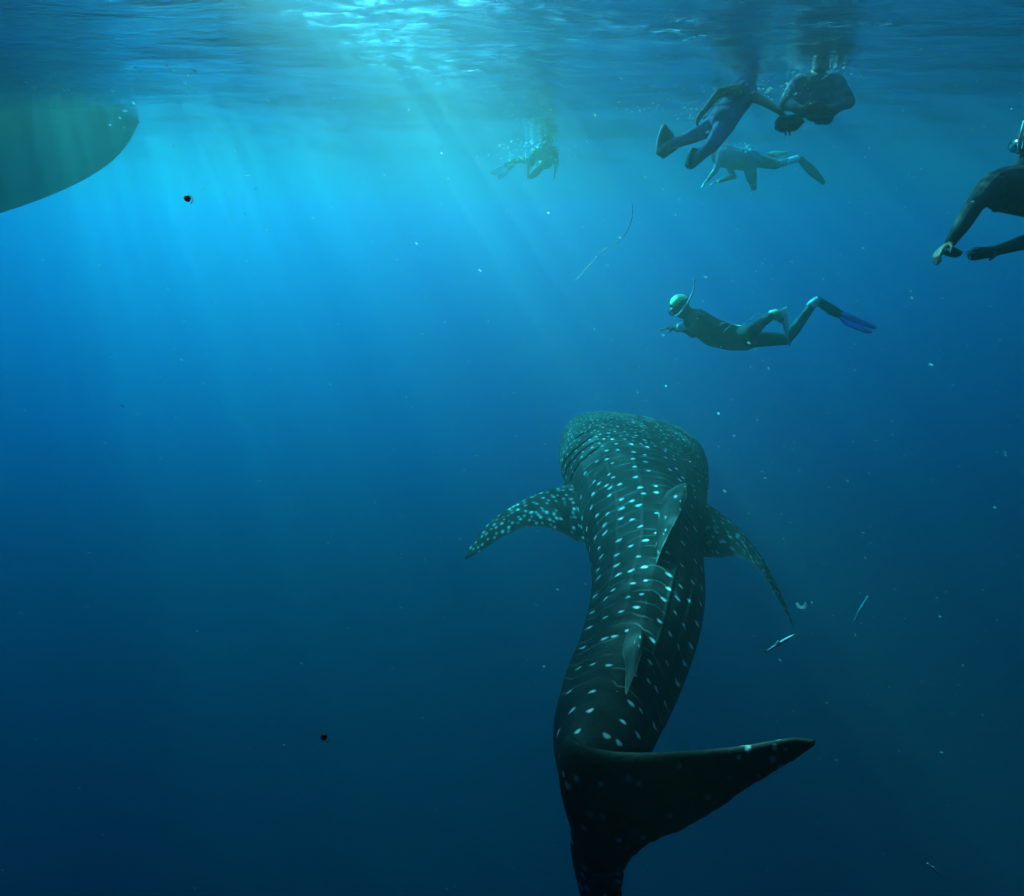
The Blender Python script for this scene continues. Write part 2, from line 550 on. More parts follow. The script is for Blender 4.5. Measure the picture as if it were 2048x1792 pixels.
# left and right pectoral fins
fin([(q(1180, 960, 5.85), q(1205, 1075, 5.1)), (q(1125, 972, 5.80), q(1163, 1084, 5.02)), (q(1072, 989, 5.6), q(1108, 1060, 5.0)), (q(1022, 1013, 5.38), q(1058, 1054, 4.98)), (q(976, 1049, 5.15), q(1008, 1073, 4.92)), (q(943, 1090, 4.95), q(962, 1102, 4.82)), (q(930, 1119, 4.80), q(933, 1119, 4.79))],
    .075, 115, 3, .0135)
fin([(q(1370, 985, 5.9), q(1370, 1100, 5.1)), (q(1412, 1006, 5.80), q(1418, 1116, 5.02)), (q(1460, 1042, 5.6), q(1478, 1113, 5.0)), (q(1508, 1095, 5.35), q(1521, 1142, 4.9)), (q(1545, 1158, 5.08), q(1552, 1190, 4.75)), (q(1572, 1215, 4.85), q(1574, 1228, 4.68)), (q(1585, 1252, 4.62), q(1586, 1254, 4.61))],
    .075, 115, 4, .0135)
# first and second dorsal fins, folded over to the right
fin([(q(1336, 981, 5.0), q(1308, 1128, 3.84)), (q(1347, 977, 4.80), q(1315, 1121, 3.70)), (q(1354, 971, 4.70), q(1328, 1088, 3.84)), (q(1366, 967, 4.62), q(1350, 1045, 4.0)), (q(1372, 967, 4.56), q(1370, 1003, 4.28)), (q(1374, 970, 4.5), q(1374.5, 985, 4.4))],
    .085, 15, 6, .0165, pale=.0)
fin([(q(1270, 1253, 3.0), q(1244, 1302, 2.72)), (q(1280, 1256, 2.90), q(1251, 1337, 2.50)), (q(1284, 1262, 2.84), q(1250, 1372, 2.30)), (q(1287, 1280, 2.75), q(1253, 1388, 2.22)), (q(1286, 1297, 2.66), q(1262, 1366, 2.30)), (q(1283, 1310, 2.58), q(1274, 1340, 2.42))],
    .035, 3, 8, .011, pale=.02)
# pelvic fins under the belly
fin([(q(1330, 1180, 4.15), q(1335, 1215, 3.8)), (q(1385, 1192, 4.1), q(1385, 1222, 3.82)), (q(1402, 1210, 4.0), q(1404, 1220, 3.9))], .04, 10, 9, .01, ns=60, nc=50)
fin([(q(1240, 1175, 4.2), q(1236, 1210, 3.85)), (q(1196, 1172, 4.2), q(1198, 1206, 3.9)), (q(1188, 1190, 4.1), q(1190, 1200, 3.98))], .04, 10, 10, .01, ns=60, nc=50)
# tail fin: the long upper lobe swept to the right, the lower lobe running down out of the frame
fin([(q(1138, 1468, 2.02), q(1134, 1612, 1.93)), (q(1151, 1484, 1.925), q(1180, 1745, 1.90)), (q(1200, 1500, 1.865), q(1238, 1742, 1.88)), (q(1262, 1506, 1.835), q(1280, 1700, 1.86)), (q(1340, 1505, 1.80), q(1345, 1667, 1.83)), (q(1412, 1500, 1.78), q(1425, 1624, 1.80)), (q(1480, 1493, 1.755), q(1490, 1580, 1.77)), (q(1540, 1483, 1.73), q(1545, 1545, 1.74)), (q(1590, 1476, 1.71), q(1594, 1516, 1.715)), (q(1630, 1480, 1.69), q(1630, 1490, 1.69))],
    .085, 26, 11, .0075, ns=260, nc=150)
fin([(q(1146, 1545, 2.0), q(1215, 1660, 1.97)), (q(1147, 1600, 2.02), q(1250, 1712, 2.0)), (q(1142, 1655, 2.06), q(1249, 1745, 2.02)), (q(1143, 1705, 2.09), q(1243, 1780, 2.04)), (q(1153, 1755, 2.11), q(1237, 1822, 2.07)), (q(1166, 1805, 2.14), q(1229, 1868, 2.1)), (q(1190, 1880, 2.18), q(1222, 1915, 2.15)), (q(1213, 1945, 2.21), q(1216, 1948, 2.2))],
    .075, 30, 12, .009, ns=220, nc=130)

V = np.concatenate(VV)
FA = np.concatenate(FFS)
base = np.array(C[NS // 2])
me = bpy.data.meshes.new('whale_shark')
me.vertices.add(len(V))
me.vertices.foreach_set('co', (V - base).astype(np.float32).ravel())
me.loops.add(FA.size)
me.loops.foreach_set('vertex_index', FA.astype(np.int32).ravel())
me.polygons.add(len(FA))
me.polygons.foreach_set('loop_start', np.arange(0, FA.size, 4, dtype=np.int32))
me.polygons.foreach_set('loop_total', np.full(len(FA), 4, np.int32))
me.polygons.foreach_set('use_smooth', np.ones(len(FA), bool))
me.update()
for nm, arr in (('spots', SP), ('belly', BL), ('slit', DK)):
    at_ = me.attributes.new(nm, 'FLOAT', 'POINT')
    at_.data.foreach_set('value', np.concatenate(arr).astype(np.float32))
m_shark, nt, out = mat('whale_shark_skin')
bs = node(nt, 'ShaderNodeBsdfPrincipled')
aS, aB, aD = [node(nt, 'ShaderNodeAttribute', attribute_name=n_) for n_ in ('spots', 'belly', 'slit')]
tc = node(nt, 'ShaderNodeTexCoord')
nz = node(nt, 'ShaderNodeTexNoise')
nz.inputs['Scale'].default_value = 9
nz.inputs['Detail'].default_value = 6
nt.links.new(tc.outputs['Object'], nz.inputs['Vector'])
skin = ramp(nt, nz.outputs[0], [(.3, (.011, .014, .0155)), (.7, (.029, .034, .037))])
m1 = node(nt, 'ShaderNodeMixRGB')
m1.inputs[2].default_value = (.45, .48, .47, 1)
nt.links.new(aB.outputs['Fac'], m1.inputs[0])
nt.links.new(skin.outputs[0], m1.inputs[1])
m2 = node(nt, 'ShaderNodeMixRGB')
m2.inputs[2].default_value = (.88, .90, .86, 1)
nt.links.new(aS.outputs['Fac'], m2.inputs[0])
nt.links.new(m1.outputs[0], m2.inputs[1])
m3 = node(nt, 'ShaderNodeMixRGB')
m3.inputs[2].default_value = (.012, .014, .016, 1)
nt.links.new(aD.outputs['Fac'], m3.inputs[0])
nt.links.new(m2.outputs[0], m3.inputs[1])
nt.links.new(m3.outputs[0], bs.inputs['Base Color'])
bs.inputs['Roughness'].default_value = .7
bs.inputs['Specular IOR Level'].default_value = .08
nz2 = node(nt, 'ShaderNodeTexNoise')
nz2.inputs['Scale'].default_value = 60
nz2.inputs['Detail'].default_value = 4
nt.links.new(tc.outputs['Object'], nz2.inputs['Vector'])
bp = node(nt, 'ShaderNodeBump')
bp.inputs['Distance'].default_value = .006
bp.inputs['Strength'].default_value = .5
nt.links.new(nz2.outputs[0], bp.inputs['Height'])
nt.links.new(bp.outputs[0], bs.inputs['Normal'])
nt.links.new(bs.outputs[0], out.inputs[0])
me.materials.append(m_shark)
shark = bpy.data.objects.new('whale_shark', me)
col.objects.link(shark)
shark.location = base
tag(shark, 'large whale shark swimming away with rows of pale spots on its dark back', 'shark')
# ------------------------------------------------------------------ plain materials
def plain(name, c, rough=.5, c2=None, scale=30, spec=.3, bump=0.0, metallic=0.0):
    m, nt, out = mat(name)
    b = node(nt, 'ShaderNodeBsdfPrincipled')
    b.inputs['Roughness'].default_value = rough
    b.inputs['Specular IOR Level'].default_value = spec
    b.inputs['Metallic'].default_value = metallic
    t = node(nt, 'ShaderNodeTexCoord')
    n = node(nt, 'ShaderNodeTexNoise')
    n.inputs['Scale'].default_value = scale
    n.inputs['Detail'].default_value = 4
    nt.links.new(t.outputs['Object'], n.inputs['Vector'])
    c2 = c2 or tuple(min(1, v * 1.35) for v in c)
    r = ramp(nt, n.outputs[0], [(.35, c), (.65, c2)])
    nt.links.new(r.outputs[0], b.inputs['Base Color'])
    if bump:
        bp = node(nt, 'ShaderNodeBump')
        bp.inputs['Distance'].default_value = bump
        nt.links.new(n.outputs[0], bp.inputs['Height'])
        nt.links.new(bp.outputs[0], b.inputs['Normal'])
    nt.links.new(b.outputs[0], out.inputs[0])
    return m


M_SUIT = plain('black_neoprene', (.024, .027, .034), .7, (.05, .055, .065), 18, .2, .012)
M_SUIT2 = plain('grey_rash_vest', (.20, .22, .26), .8, (.28, .30, .34), 14, .1, .016)
M_SUIT3 = plain('blue_violet_suit', (.17, .20, .42), .8, (.24, .27, .52), 14, .1, .016)
M_SHORT = plain('blue_shorts', (.02, .05, .14), .8)
M_SKIN = plain('skin', (.45, .28, .20), .5, (.52, .33, .24), 25)
M_CAP = plain('lime_cap', (.55, .88, .38), .5, (.62, .93, .45))
M_WHITE = plain('white_rubber', (.78, .80, .74), .5)
M_YELL = plain('pale_yellow_rubber', (.70, .78, .38), .5)
M_BLUE = plain('blue_plastic', (.05, .24, .85), .35, (.07, .3, .95), 6)
M_LBLUE = plain('pale_blue_plastic', (.45, .6, .8), .35)
M_BLACK = plain('black_rubber', (.015, .015, .016), .5)
M_GREEN = plain('green_cloth', (.35, .7, .38), .7)
M_TUBE = plain('pale_tube', (.6, .68, .7), .3)
M_HULL = plain('hull_paint', (.012, .05, .30), .6, (.02, .07, .36), 1.2, .3, .01)
M_METAL = plain('bare_metal', (.7, .72, .74), .25, None, 12, .5, 0, .9)
M_HAIR = plain('hair', (.02, .014, .01), .6)
m_lens, nt, out = mat('mask_glass')
g_ = node(nt, 'ShaderNodeBsdfGlossy')
g_.inputs['Roughness'].default_value = .05
g_.inputs['Color'].default_value = (.5, .6, .65, 1)
nt.links.new(g_.outputs[0], out.inputs[0])
M_LENS = m_lens


# ------------------------------------------------------------------ shape helpers
def add_capsule(V_, F_, p0, p1, r0, r1, n=14, flat=None):
    """Tapered limb segment with rounded ends; flat = (direction, factor) squeezes it."""
    p0, p1 = Vector(p0), Vector(p1)
    d = p1 - p0
    L = d.length
    d = d.normalized() if L > 1e-6 else Vector((0, 0, 1))
    s_ = d.orthogonal().normalized()
    t_ = d.cross(s_)
    rows = [(p0 - d * r0 * math.cos(a), r0 * math.sin(a)) for a in (math.pi / 8, math.pi / 4, math.pi / 2.6)] + [(p0, r0), (p1, r1)] + \
        [(p1 + d * r1 * math.cos(a), r1 * math.sin(a)) for a in (math.pi / 2.6, math.pi / 4, math.pi / 8)]
    b0 = len(V_)
    fl, fk = (Vector(flat[0]).normalized(), flat[1]) if flat else (None, 1)
    for c, r in rows:
        for k in range(n):
            o = s_ * (r * math.cos(2 * math.pi * k / n)) + t_ * (r * math.sin(2 * math.pi * k / n))
            if fl is not None:
                o = o - fl * (o.dot(fl) * (1 - fk))
            V_.append(tuple(c + o))
    for j in range(len(rows) - 1):
        for k in range(n):
            a = b0 + j * n + k
            b = b0 + j * n + (k + 1) % n
            F_.append((a, b, b + n, a + n))
    F_.append(tuple(b0 + k for k in reversed(range(n))))
    e0 = b0 + (len(rows) - 1) * n
    F_.append(tuple(e0 + k for k in range(n)))


def hand(segs, wrist, toward, palm_n, size=1.0, curl=.7, mi=0):
    """Palm and five unequal, bent fingers; toward = the way the fingers point, palm_n = out of the palm."""
    d = Vector(toward).normalized()
    n_ = Vector(palm_n)
    n_ = (n_ - d * n_.dot(d)).normalized()
    w = d.cross(n_)
    k0 = Vector(wrist)
    for o in (-.027, -.009, .009, .027):
        segs.append((k0 + w * o * .6 * size, k0 + d * .085 * size + w * o * size, .016 * size, .013 * size, mi))
    for o, ln in ((-.030, .062), (-.010, .078), (.010, .084), (.030, .074)):
        a = k0 + d * .09 * size + w * o * size
        b = a + (d * math.cos(curl * .6) + n_ * math.sin(curl * .6)) * ln * .55 * size
        c = b + (d * math.cos(curl * 1.5) + n_ * math.sin(curl * 1.5)) * ln * .5 * size
        segs.append((a, b, .0095 * size, .009 * size, mi))
        segs.append((b, c, .009 * size, .0078 * size, mi))
    a = k0 + d * .025 * size + w * .034 * size
    b = a + (d * .6 + w * .6 + n_ * .35).normalized() * .045 * size
    c = b + (d * .8 + n_ * .5).normalized() * .034 * size
    segs.append((a, b, .0115 * size, .010 * size, mi))
    segs.append((b, c, .010 * size, .0085 * size, mi))


def head(segs, c, face, up, r=.098, mi=0, hair=None):
    """Skull, jaw, nose, brow, ears."""
    c, f, u = Vector(c), Vector(face).normalized(), Vector(up)
    u = (u - f * u.dot(f)).normalized()
    w = f.cross(u)
    segs.append((c - f * .022 + u * .02, c + f * .01 + u * .025, r, r * .93, mi if hair is None else hair))
    segs.append((c + f * .02 - u * .01, c + f * .045 - u * .075, r * .78, r * .46, mi))
    segs.append((c + f * .094 + u * .012, c + f * .112 - u * .018, .010, .016, mi))
    segs.append((c + f * .082 + u * .035 + w * .03, c + f * .082 + u * .035 - w * .03, .016, .016, mi))
    segs.append((c + f * .083 - u * .052 + w * .018, c + f * .083 - u * .052 - w * .018, .011, .011, mi))
    for s_ in (-1, 1):
        segs.append((c + w * s_ * .088 + u * .02, c + w * s_ * .092 - u * .025, .016, .012, mi))


def body_mesh(name, segs, mats, parent, base, voxel=.010, smooth_it=6):
    """One continuous skin grown over all limb segments."""
    V_, F_ = [], []
    for s_ in segs:
        add_capsule(V_, F_, *s_[:4], flat=s_[5] if len(s_) > 5 else None)
    V_ = [(v[0] - base[0], v[1] - base[1], v[2] - base[2]) for v in V_]
    me = bpy.data.meshes.new(name)
    me.from_pydata(V_, [], F_)
    me.update()
    o = bpy.data.objects.new(name, me)
    col.objects.link(o)
    rm = o.modifiers.new('skin', 'REMESH')
    rm.mode = 'VOXEL'
    rm.voxel_size = voxel
    sm = o.modifiers.new('even', 'SMOOTH')
    sm.factor = .5
    sm.iterations = smooth_it
    dg = bpy.context.evaluated_depsgraph_get()
    me2 = bpy.data.meshes.new_from_object(o.evaluated_get(dg))
    o.modifiers.clear()
    o.data = me2
    bpy.data.meshes.remove(me)
    me2.name = name
    for m in mats:
        me2.materials.append(m)
    nf = len(me2.polygons)
    cen = np.zeros(nf * 3, np.float32)
    me2.polygons.foreach_get('center', cen)
    cen = cen.reshape(-1, 3) + np.array(base, np.float32)
    best = np.full(nf, 1e9)
    mi = np.zeros(nf, np.int32)
    for s_ in segs:
        p0, p1 = np.array(s_[0]), np.array(s_[1])
        d = p1 - p0
        t_ = np.clip(((cen - p0) @ d) / max(d @ d, 1e-9), 0, 1)
        dist = np.linalg.norm(cen - p0 - t_[:, None] * d, axis=1) - (s_[2] + (s_[3] - s_[2]) * t_)
        b_ = dist < best
        best[b_] = dist[b_]
        mi[b_] = s_[4]
    me2.polygons.foreach_set('material_index', mi)
    me2.polygons.foreach_set('use_smooth', np.ones(nf, bool))
    me2.update()
    if parent is not None:
        o.parent = parent
    return o


def tube(name, pts, r, m, parent=None, base=(0, 0, 0), n=8, sub=6, r1=None):
    K_ = np.array([tuple(p) for p in pts])
    t_ = np.linspace(0, len(K_) - 1, (len(K_) - 1) * sub + 1)
    cc = catmull(K_, t_)
    V_, F_ = [], []
    for i, c in enumerate(cc):
        d = Vector(cc[min(i + 1, len(cc) - 1)] - cc[max(i - 1, 0)]).normalized()
        s_ = d.cross(Vector((.31, .2, .93))).normalized()
        w = d.cross(s_)
        f = i / (len(cc) - 1)
        rr = (r + ((r1 if r1 is not None else r) - r) * f) * (.45 if i in (0, len(cc) - 1) else 1)
        for k in range(n):
            a = 2 * math.pi * k / n
            V_.append(tuple(Vector(c) + s_ * rr * math.cos(a) + w * rr * math.sin(a)))
    for i in range(len(cc) - 1):
        for k in range(n):
            a, b = i * n + k, i * n + (k + 1) % n
            F_.append((a, b, b + n, a + n))
    F_.append(tuple(range(n))[::-1])
    F_.append(tuple((len(cc) - 1) * n + k for k in range(n)))
    return link_mesh(name, V_, F_, m, parent, base)


def plate(name, outline, thick, m, parent=None, base=(0, 0, 0), bow=0.0):
    """A solid sheet with its own thickness over a 3-D outline (root side first)."""
    pts = [Vector(p) for p in outline]
    c = sum(pts, Vector()) / len(pts)
    nn = Vector()
    for i in range(len(pts)):
        nn += (pts[i] - c).cross(pts[(i + 1) % len(pts)] - c)
    nn.normalize()
    bm = bmesh.new()
    top = [bm.verts.new(p + nn * thick / 2) for p in pts]
    bot = [bm.verts.new(p - nn * thick / 2) for p in pts]
    ct_, cb_ = bm.verts.new(c + nn * (thick * .8 + bow)), bm.verts.new(c + nn * (-thick * .8 + bow))
    k = len(pts)
    for i in range(k):
        j = (i + 1) % k
        bm.faces.new((top[i], top[j], ct_))
        bm.faces.new((bot[j], bot[i], cb_))
        bm.faces.new((bot[i], bot[j], top[j], top[i]))
    bmesh.ops.subdivide_edges(bm, edges=bm.edges[:], cuts=1, use_grid_fill=True)
    for v in bm.verts:
        v.co -= Vector(base)
    bm.normal_update()
    me = bpy.data.meshes.new(name)
    bm.to_mesh(me)
    bm.free()
    me.polygons.foreach_set('use_smooth', [True] * len(me.polygons))
    me.materials.append(m)
    o = bpy.data.objects.new(name, me)
    col.objects.link(o)
    if parent is not None:
        o.parent = parent
    return o


def dome(name, c, axis, r, m, parent, base, reach=1.75, n=26):
    """A close cap over the crown of a head."""
    ax = Vector(axis).normalized()
    s_ = ax.orthogonal().normalized()
    t_ = ax.cross(s_)
    V_, F_ = [], []
    rows = 9
    for sh, rr in ((0, r), (1, r - .004)):
        for j in range(rows + 1):
            a = reach * (j + .02) / rows
            for k in range(n):
                b = 2 * math.pi * k / n
                V_.append(tuple(Vector(c) + ax * rr * math.cos(a) + (s_ * math.cos(b) + t_ * math.sin(b)) * rr * math.sin(a)))
    blk = (rows + 1) * n
    for sh in (0, 1):
        for j in range(rows):
            for k in range(n):
                a, b = sh * blk + j * n + k, sh * blk + j * n + (k + 1) % n
                F_.append((a, b, b + n, a + n) if sh == 0 else (a, a + n, b + n, b))
    for k in range(n):
        a, b = rows * n + k, rows * n + (k + 1) % n
        F_.append((a, b, blk + b, blk + a))
    F_.append(tuple(range(n))[::-1])
    F_.append(tuple(blk + k for k in range(n)))
    return link_mesh(name, V_, F_, m, parent, base)


def person(label, base, group=None):
    o = bpy.data.objects.new('person', None)
    col.objects.link(o)
    o.location = base
    return tag(o, label, 'person', group)


def dive_mask(par, base, c, face, up, strap_c, strap_r):
    f, u = Vector(face).normalized(), Vector(up)
    u = (u - f * u.dot(f)).normalized()
    w = f.cross(u)
    c = Vector(c)
    ring = [(math.cos(a) * .082, math.sin(a) * .045) for a in np.linspace(0, 2 * math.pi, 18, endpoint=False)]
    fr = plate('mask', [c + w * x + u * y for x, y in ring], .035, M_BLACK, par, base)
    plate('lens', [c + f * .021 + w * x * .84 + u * y * .8 for x, y in ring], .006, M_LENS, fr, base)
    k = [strap_c + w * math.cos(a) * strap_r - f * math.sin(a) * strap_r for a in np.linspace(0, math.pi, 9)]
    tube('strap', k, .007, M_BLACK, fr, base)
    return fr


# ------------------------------------------------------------------ free diver with the lime cap
Z1 = 7.7
b1 = at(1440, 665, Z1)
p1 = person('freediver in black wetsuit and lime cap gliding left above the whale shark', b1)
q1 = lambda x, y, dz=0: at(x, y, Z1 + dz)
sg = []
hc = q1(1360, 613)
fc = (q1(1330, 640) - q1(1360, 613)).normalized()
uq = (q1(1338, 588) - q1(1360, 613)).normalized()
head(sg, hc, fc, uq, .094, 0)
sg += [(q1(1366, 620), q1(1382, 632), .065, .075, 0),
       (q1(1394, 640, -.14), q1(1394, 640, .14), .085, .085, 0),
       (q1(1392, 642), q1(1428, 666), .135, .150, 0), (q1(1428, 666), q1(1462, 675), .150, .142, 0), (q1(1462, 675), q1(1492, 676), .142, .135, 0),
       (q1(1484, 676, .09), q1(1488, 676, -.09), .12, .12, 0),
       # near arm bent under the chest, far arm reaching forward
       (q1(1394, 646, -.18), q1(1386, 668, -.22), .056, .046, 0), (q1(1386, 668, -.22), q1(1370, 659, -.2), .044, .034, 0),
       (q1(1396, 642, .18), q1(1380, 660, .25), .056, .046, 0), (q1(1380, 660, .25), q1(1352, 656, .22), .044, .034, 0),
       # lower leg stretched back, knee bent, shin raised
       (q1(1490, 678, .08), q1(1572, 678, .08), .098, .066, 0), (q1(1572, 678, .08), q1(1592, 655, .09), .064, .064, 0), (q1(1592, 655, .09), q1(1625, 610, .1), .062, .042, 0),
       (q1(1625, 610, .1), q1(1634, 602, .1), .042, .042, 0), (q1(1634, 602, .1), q1(1662, 620, .1), .045, .036, 0),
       # near leg folded towards the camera
       (q1(1486, 672, -.09), q1(1506, 660, -.42), .095, .068, 0), (q1(1506, 660, -.42), q1(1522, 646, -.25), .066, .06, 0), (q1(1522, 646, -.25), q1(1546, 631, -.08), .056, .040, 0),
       (q1(1546, 631, -.08), q1(1562, 640, -.06), .04, .034, 0)]
hand(sg, q1(1368, 658, -.2), q1(1345, 650, -.2) - q1(1368, 658, -.2), Vector((0, .3, -1)), 1, .9, 0)
hand(sg, q1(1351, 656, .22), q1(1330, 654, .22) - q1(1351, 656, .22), Vector((0, .3, -1)), 1, .6, 0)
body_mesh('body', sg, [M_SUIT, M_SKIN], p1, b1, .0095)
dome('swim_cap', hc - fc * .015 + uq * .018, uq * .9 - fc * .1, .108, M_CAP, p1, b1, 1.45)
dive_mask(p1, b1, hc + fc * .10 + uq * .015, fc, uq, hc, .104)
tube('snorkel', [q1(1348, 632, -.08), q1(1358, 628, -.13), q1(1368, 614, -.13), q1(1377, 602, -.12), q1(1385, 586, -.11), q1(1389, 571, -.1), q1(1388, 557, -.1)], .0095, M_TUBE, p1, b1)
gv = plate('glove', [q1(1352, 660, -.24), q1(1355, 648, -.24), q1(1363, 644, -.24), q1(1368, 650, -.24), q1(1370, 660, -.24), q1(1362, 664, -.24)], .05, M_WHITE, p1, b1)
tube('leash', [q1(1439, 650, -.14), q1(1450, 645, -.14), q1(1462, 647, -.15), q1(1474, 651, -.2), q1(1485, 651, -.33), q1(1499, 640, -.46), q1(1512, 631, -.42), q1(1528, 628, -.3), q1(1543, 625, -.13)], .0042, M_TUBE, p1, b1)
tube('leash_branch', [q1(1446, 664, -.16), q1(1455, 656, -.16), q1(1463, 648, -.155)], .0042, M_TUBE, p1, b1)
for px, py, dz in ((1627, 608, .1),):
    tube('ankle_sock', [q1(1619, 614, .1), q1(1628, 606, .1), q1(1637, 600, .1)], .048, M_WHITE, p1, b1, n=14)
sf = plate('swim_fin', [q1(1628, 596, .1), q1(1636, 594, .1), q1(1668, 612, .1), q1(1688, 626, .1), q1(1678, 636, .1), q1(1658, 628, .1), q1(1636, 610, .1)], .05, M_BLACK, p1, b1)
plate('blade', [q1(1680, 626, .04), q1(1692, 624, .04), q1(1752, 652, .05), q1(1753, 658, .05), q1(1746, 658, .05), q1(1690, 638, .04)], .012, M_BLUE, sf, b1)
plate('blade', [q1(1674, 632, .15), q1(1684, 632, .15), q1(1742, 660, .2), q1(1743, 667, .2), q1(1732, 667, .2), q1(1690, 650, .15)], .012, M_BLUE, sf, b1)
sf = plate('swim_fin', [q1(1541, 636, -.12), q1(1543, 624, -.14), q1(1556, 620, -.12), q1(1562, 628, -.05), q1(1558, 638, -.02), q1(1549, 641, -.06)], .07, M_YELL, p1, b1)
plate('blade', [q1(1554, 622, -.14), q1(1573, 614, .0), q1(1575, 640, .03), q1(1578, 668, .05), q1(1580, 692, .05), q1(1573, 672, -.02), q1(1566, 648, -.08), q1(1559, 634, -.12)], .014, M_WHITE, sf, b1)

# ------------------------------------------------------------------ snorkeller with a camera, legs towards the lower left
Z2 = 7.45
b2 = at(1450, 236, Z2)
p2 = person('snorkeller hanging at the surface, legs to the left, reaching out to a camera', b2)
q2 = lambda x, y, dz=0: at(x, y, Z2 + dz)
sg = []
head(sg, q2(1500, 146), Vector((.9, -.2, -.25)), Vector((0, 0, 1)), .098, 1, 2)
sg += [(q2(1496, 160), q2(1491, 172), .056, .062, 1),
       (q2(1487, 178, -.15), q2(1487, 178, .15), .082, .082, 0),
       (q2(1484, 186), q2(1466, 214), .155, .135, 0), (q2(1466, 214), q2(1447, 238), .135, .15, 0),
       (q2(1447, 240, -.09), q2(1447, 240, .09), .125, .125, 0),
       # far leg and near leg
       (q2(1440, 244, .09), q2(1386, 272, .0), .108, .074, 0), (q2(1386, 272, .0), q2(1334, 292, .22), .072, .05, 0), (q2(1334, 292, .22), q2(1322, 296, .22), .05, .04, 0),
       (q2(1452, 246, -.09), q2(1424, 290, -.2), .108, .074, 0), (q2(1424, 290, -.2), q2(1388, 322, .0), .072, .05, 0), (q2(1388, 322, .0), q2(1378, 330, .0), .05, .04, 0),
       # left arm bent down, right arm out to the camera
       (q2(1474, 180, -.19), q2(1438, 186, -.25), .056, .045, 1), (q2(1438, 186, -.25), q2(1408, 222, -.27), .044, .03, 1),
       (q2(1498, 190, -.05), q2(1526, 202, -.18), .056, .046, 1), (q2(1526, 202, -.18), q2(1556, 221, -.3), .044, .03, 1)]
hand(sg, q2(1407, 223, -.27), q2(1399, 234, -.27) - q2(1407, 223, -.27), Vector((.5, 0, .4)), 1, .5, 1)
hand(sg, q2(1556, 221, -.3), q2(1572, 236, -.32) - q2(1556, 221, -.3), Vector((.3, .4, .8)), 1.05, .9, 1)
body_mesh('body', sg, [M_SUIT3, M_SKIN, M_HAIR], p2, b2, .0095)
dive_mask(p2, b2, q2(1500, 146) + Vector((.1, -.03, 0)), Vector((.9, -.2, -.25)), Vector((0, 0, 1)), q2(1500, 146), .104)
for o_, rim in (([(1328, 250, .2), (1320, 268, .2), (1315, 306, .2), (1330, 316, .22), (1352, 300, .3), (1344, 270, .34)], [(1327, 250, .19), (1319, 270, .19), (1315, 290, .19), (1315, 306, .19)]),
                ([(1383, 297, -.04), (1377, 312, -.04), (1373, 330, -.04), (1384, 338, .0), (1408, 318, .1), (1402, 300, .1)], [(1383, 297, -.05), (1377, 312, -.05), (1373, 330, -.05)])):
    sf = plate('swim_fin', [q2(*k) for k in o_], .05, M_BLACK, p2, b2)
    tube('rail', [q2(*k) for k in rim], .014, M_WHITE, sf, b2)
plate('buckle', [q2(1318, 305, .18), q2(1316, 298, .18), q2(1329, 287, .18), q2(1331, 291, .18)], .02, M_YELL, p2, b2)
tube('thin_line', [q2(1411, 216, -.31), q2(1432, 210, -.2), q2(1450, 207, -.17), q2(1462, 201, -.17)], .006, M_WHITE, p2, b2)  # thin white line along the forearm edge
# the camera it holds
cm = bpy.data.objects.new('camera', None)
cm.name = 'underwater_camera'
col.objects.link(cm)
cbase = q2(1578, 248, -.34)
cm.location = cbase
tag(cm, 'black underwater camera with pale top held out by the snorkeller', 'camera')
plate('housing', [q2(1553, 238, -.34), q2(1568, 234, -.34), q2(1600, 238, -.34), q2(1606, 248, -.34), q2(1596, 258, -.34), q2(1566, 262, -.34), q2(1552, 254, -.34)], .09, M_BLACK, cm, cbase)
plate('top_plate', [q2(1567, 234, -.40), q2(1594, 229, -.40), q2(1596, 233, -.28), q2(1570, 238, -.28)], .012, M_METAL, cm, cbase)
tube('lens_barrel', [q2(1580, 248, -.36), q2(1582, 250, -.46)], .03, M_BLACK, cm, cbase, n=14)
for px in (1570, 1578):
    tube('handle', [q2(px, 258, -.34), q2(px + 1, 266, -.34), q2(px + 2, 271, -.34)], .009, M_BLACK, cm, cbase)

# ------------------------------------------------------------------ snorkeller in a loose grey vest, facing the camera
Z3 = 6.9
b3 = at(1636, 200, Z3)
p3 = person('round-shouldered snorkeller in loose grey vest facing the camera, arms folded in', b3)
q3 = lambda x, y, dz=0: at(x, y, Z3 + dz)
sg = []
head(sg, q3(1637, 124, -.05), Vector((-.2, -1, -.1)), Vector((0, 0, 1)), .1, 1, 2)
sg += [(q3(1637, 138), q3(1636, 156), .062, .075, 1),
       (q3(1602, 172), q3(1668, 174), .115, .115, 0),
       (q3(1620, 188, .02), q3(1648, 188, .02), .185, .185, 0), (q3(1612, 206, -.02), q3(1660, 204, -.02), .135, .135, 0), (q3(1590, 198, -.02), q3(1684, 196, -.02), .10, .10, 0),
       (q3(1632, 216, .4), q3(1650, 216, .4), .13, .13, 3),
       (q3(1592, 176), q3(1574, 206, -.08), .088, .075, 0), (q3(1574, 206, -.08), q3(1592, 216, -.2), .062, .045, 0), (q3(1592, 216, -.2), q3(1606, 218, -.26), .04, .03, 1),
       (q3(1676, 178), q3(1696, 204, -.05), .085, .066, 0), (q3(1696, 204, -.05), q3(1666, 219, -.16), .058, .042, 0), (q3(1666, 219, -.16), q3(1650, 214, -.26), .038, .03, 1),
       (q3(1634, 216, .45), q3(1640, 236, .9), .1, .07, 3), (q3(1640, 236, .9), q3(1634, 238, 1.4), .065, .045, 3), (q3(1634, 238, 1.4), q3(1634, 244, 1.55), .04, .034, 1),
       (q3(1650, 216, .45), q3(1654, 236, .9), .1, .07, 3), (q3(1654, 236, .9), q3(1652, 238, 1.4), .065, .045, 3), (q3(1652, 238, 1.4), q3(1652, 244, 1.55), .04, .034, 1)]
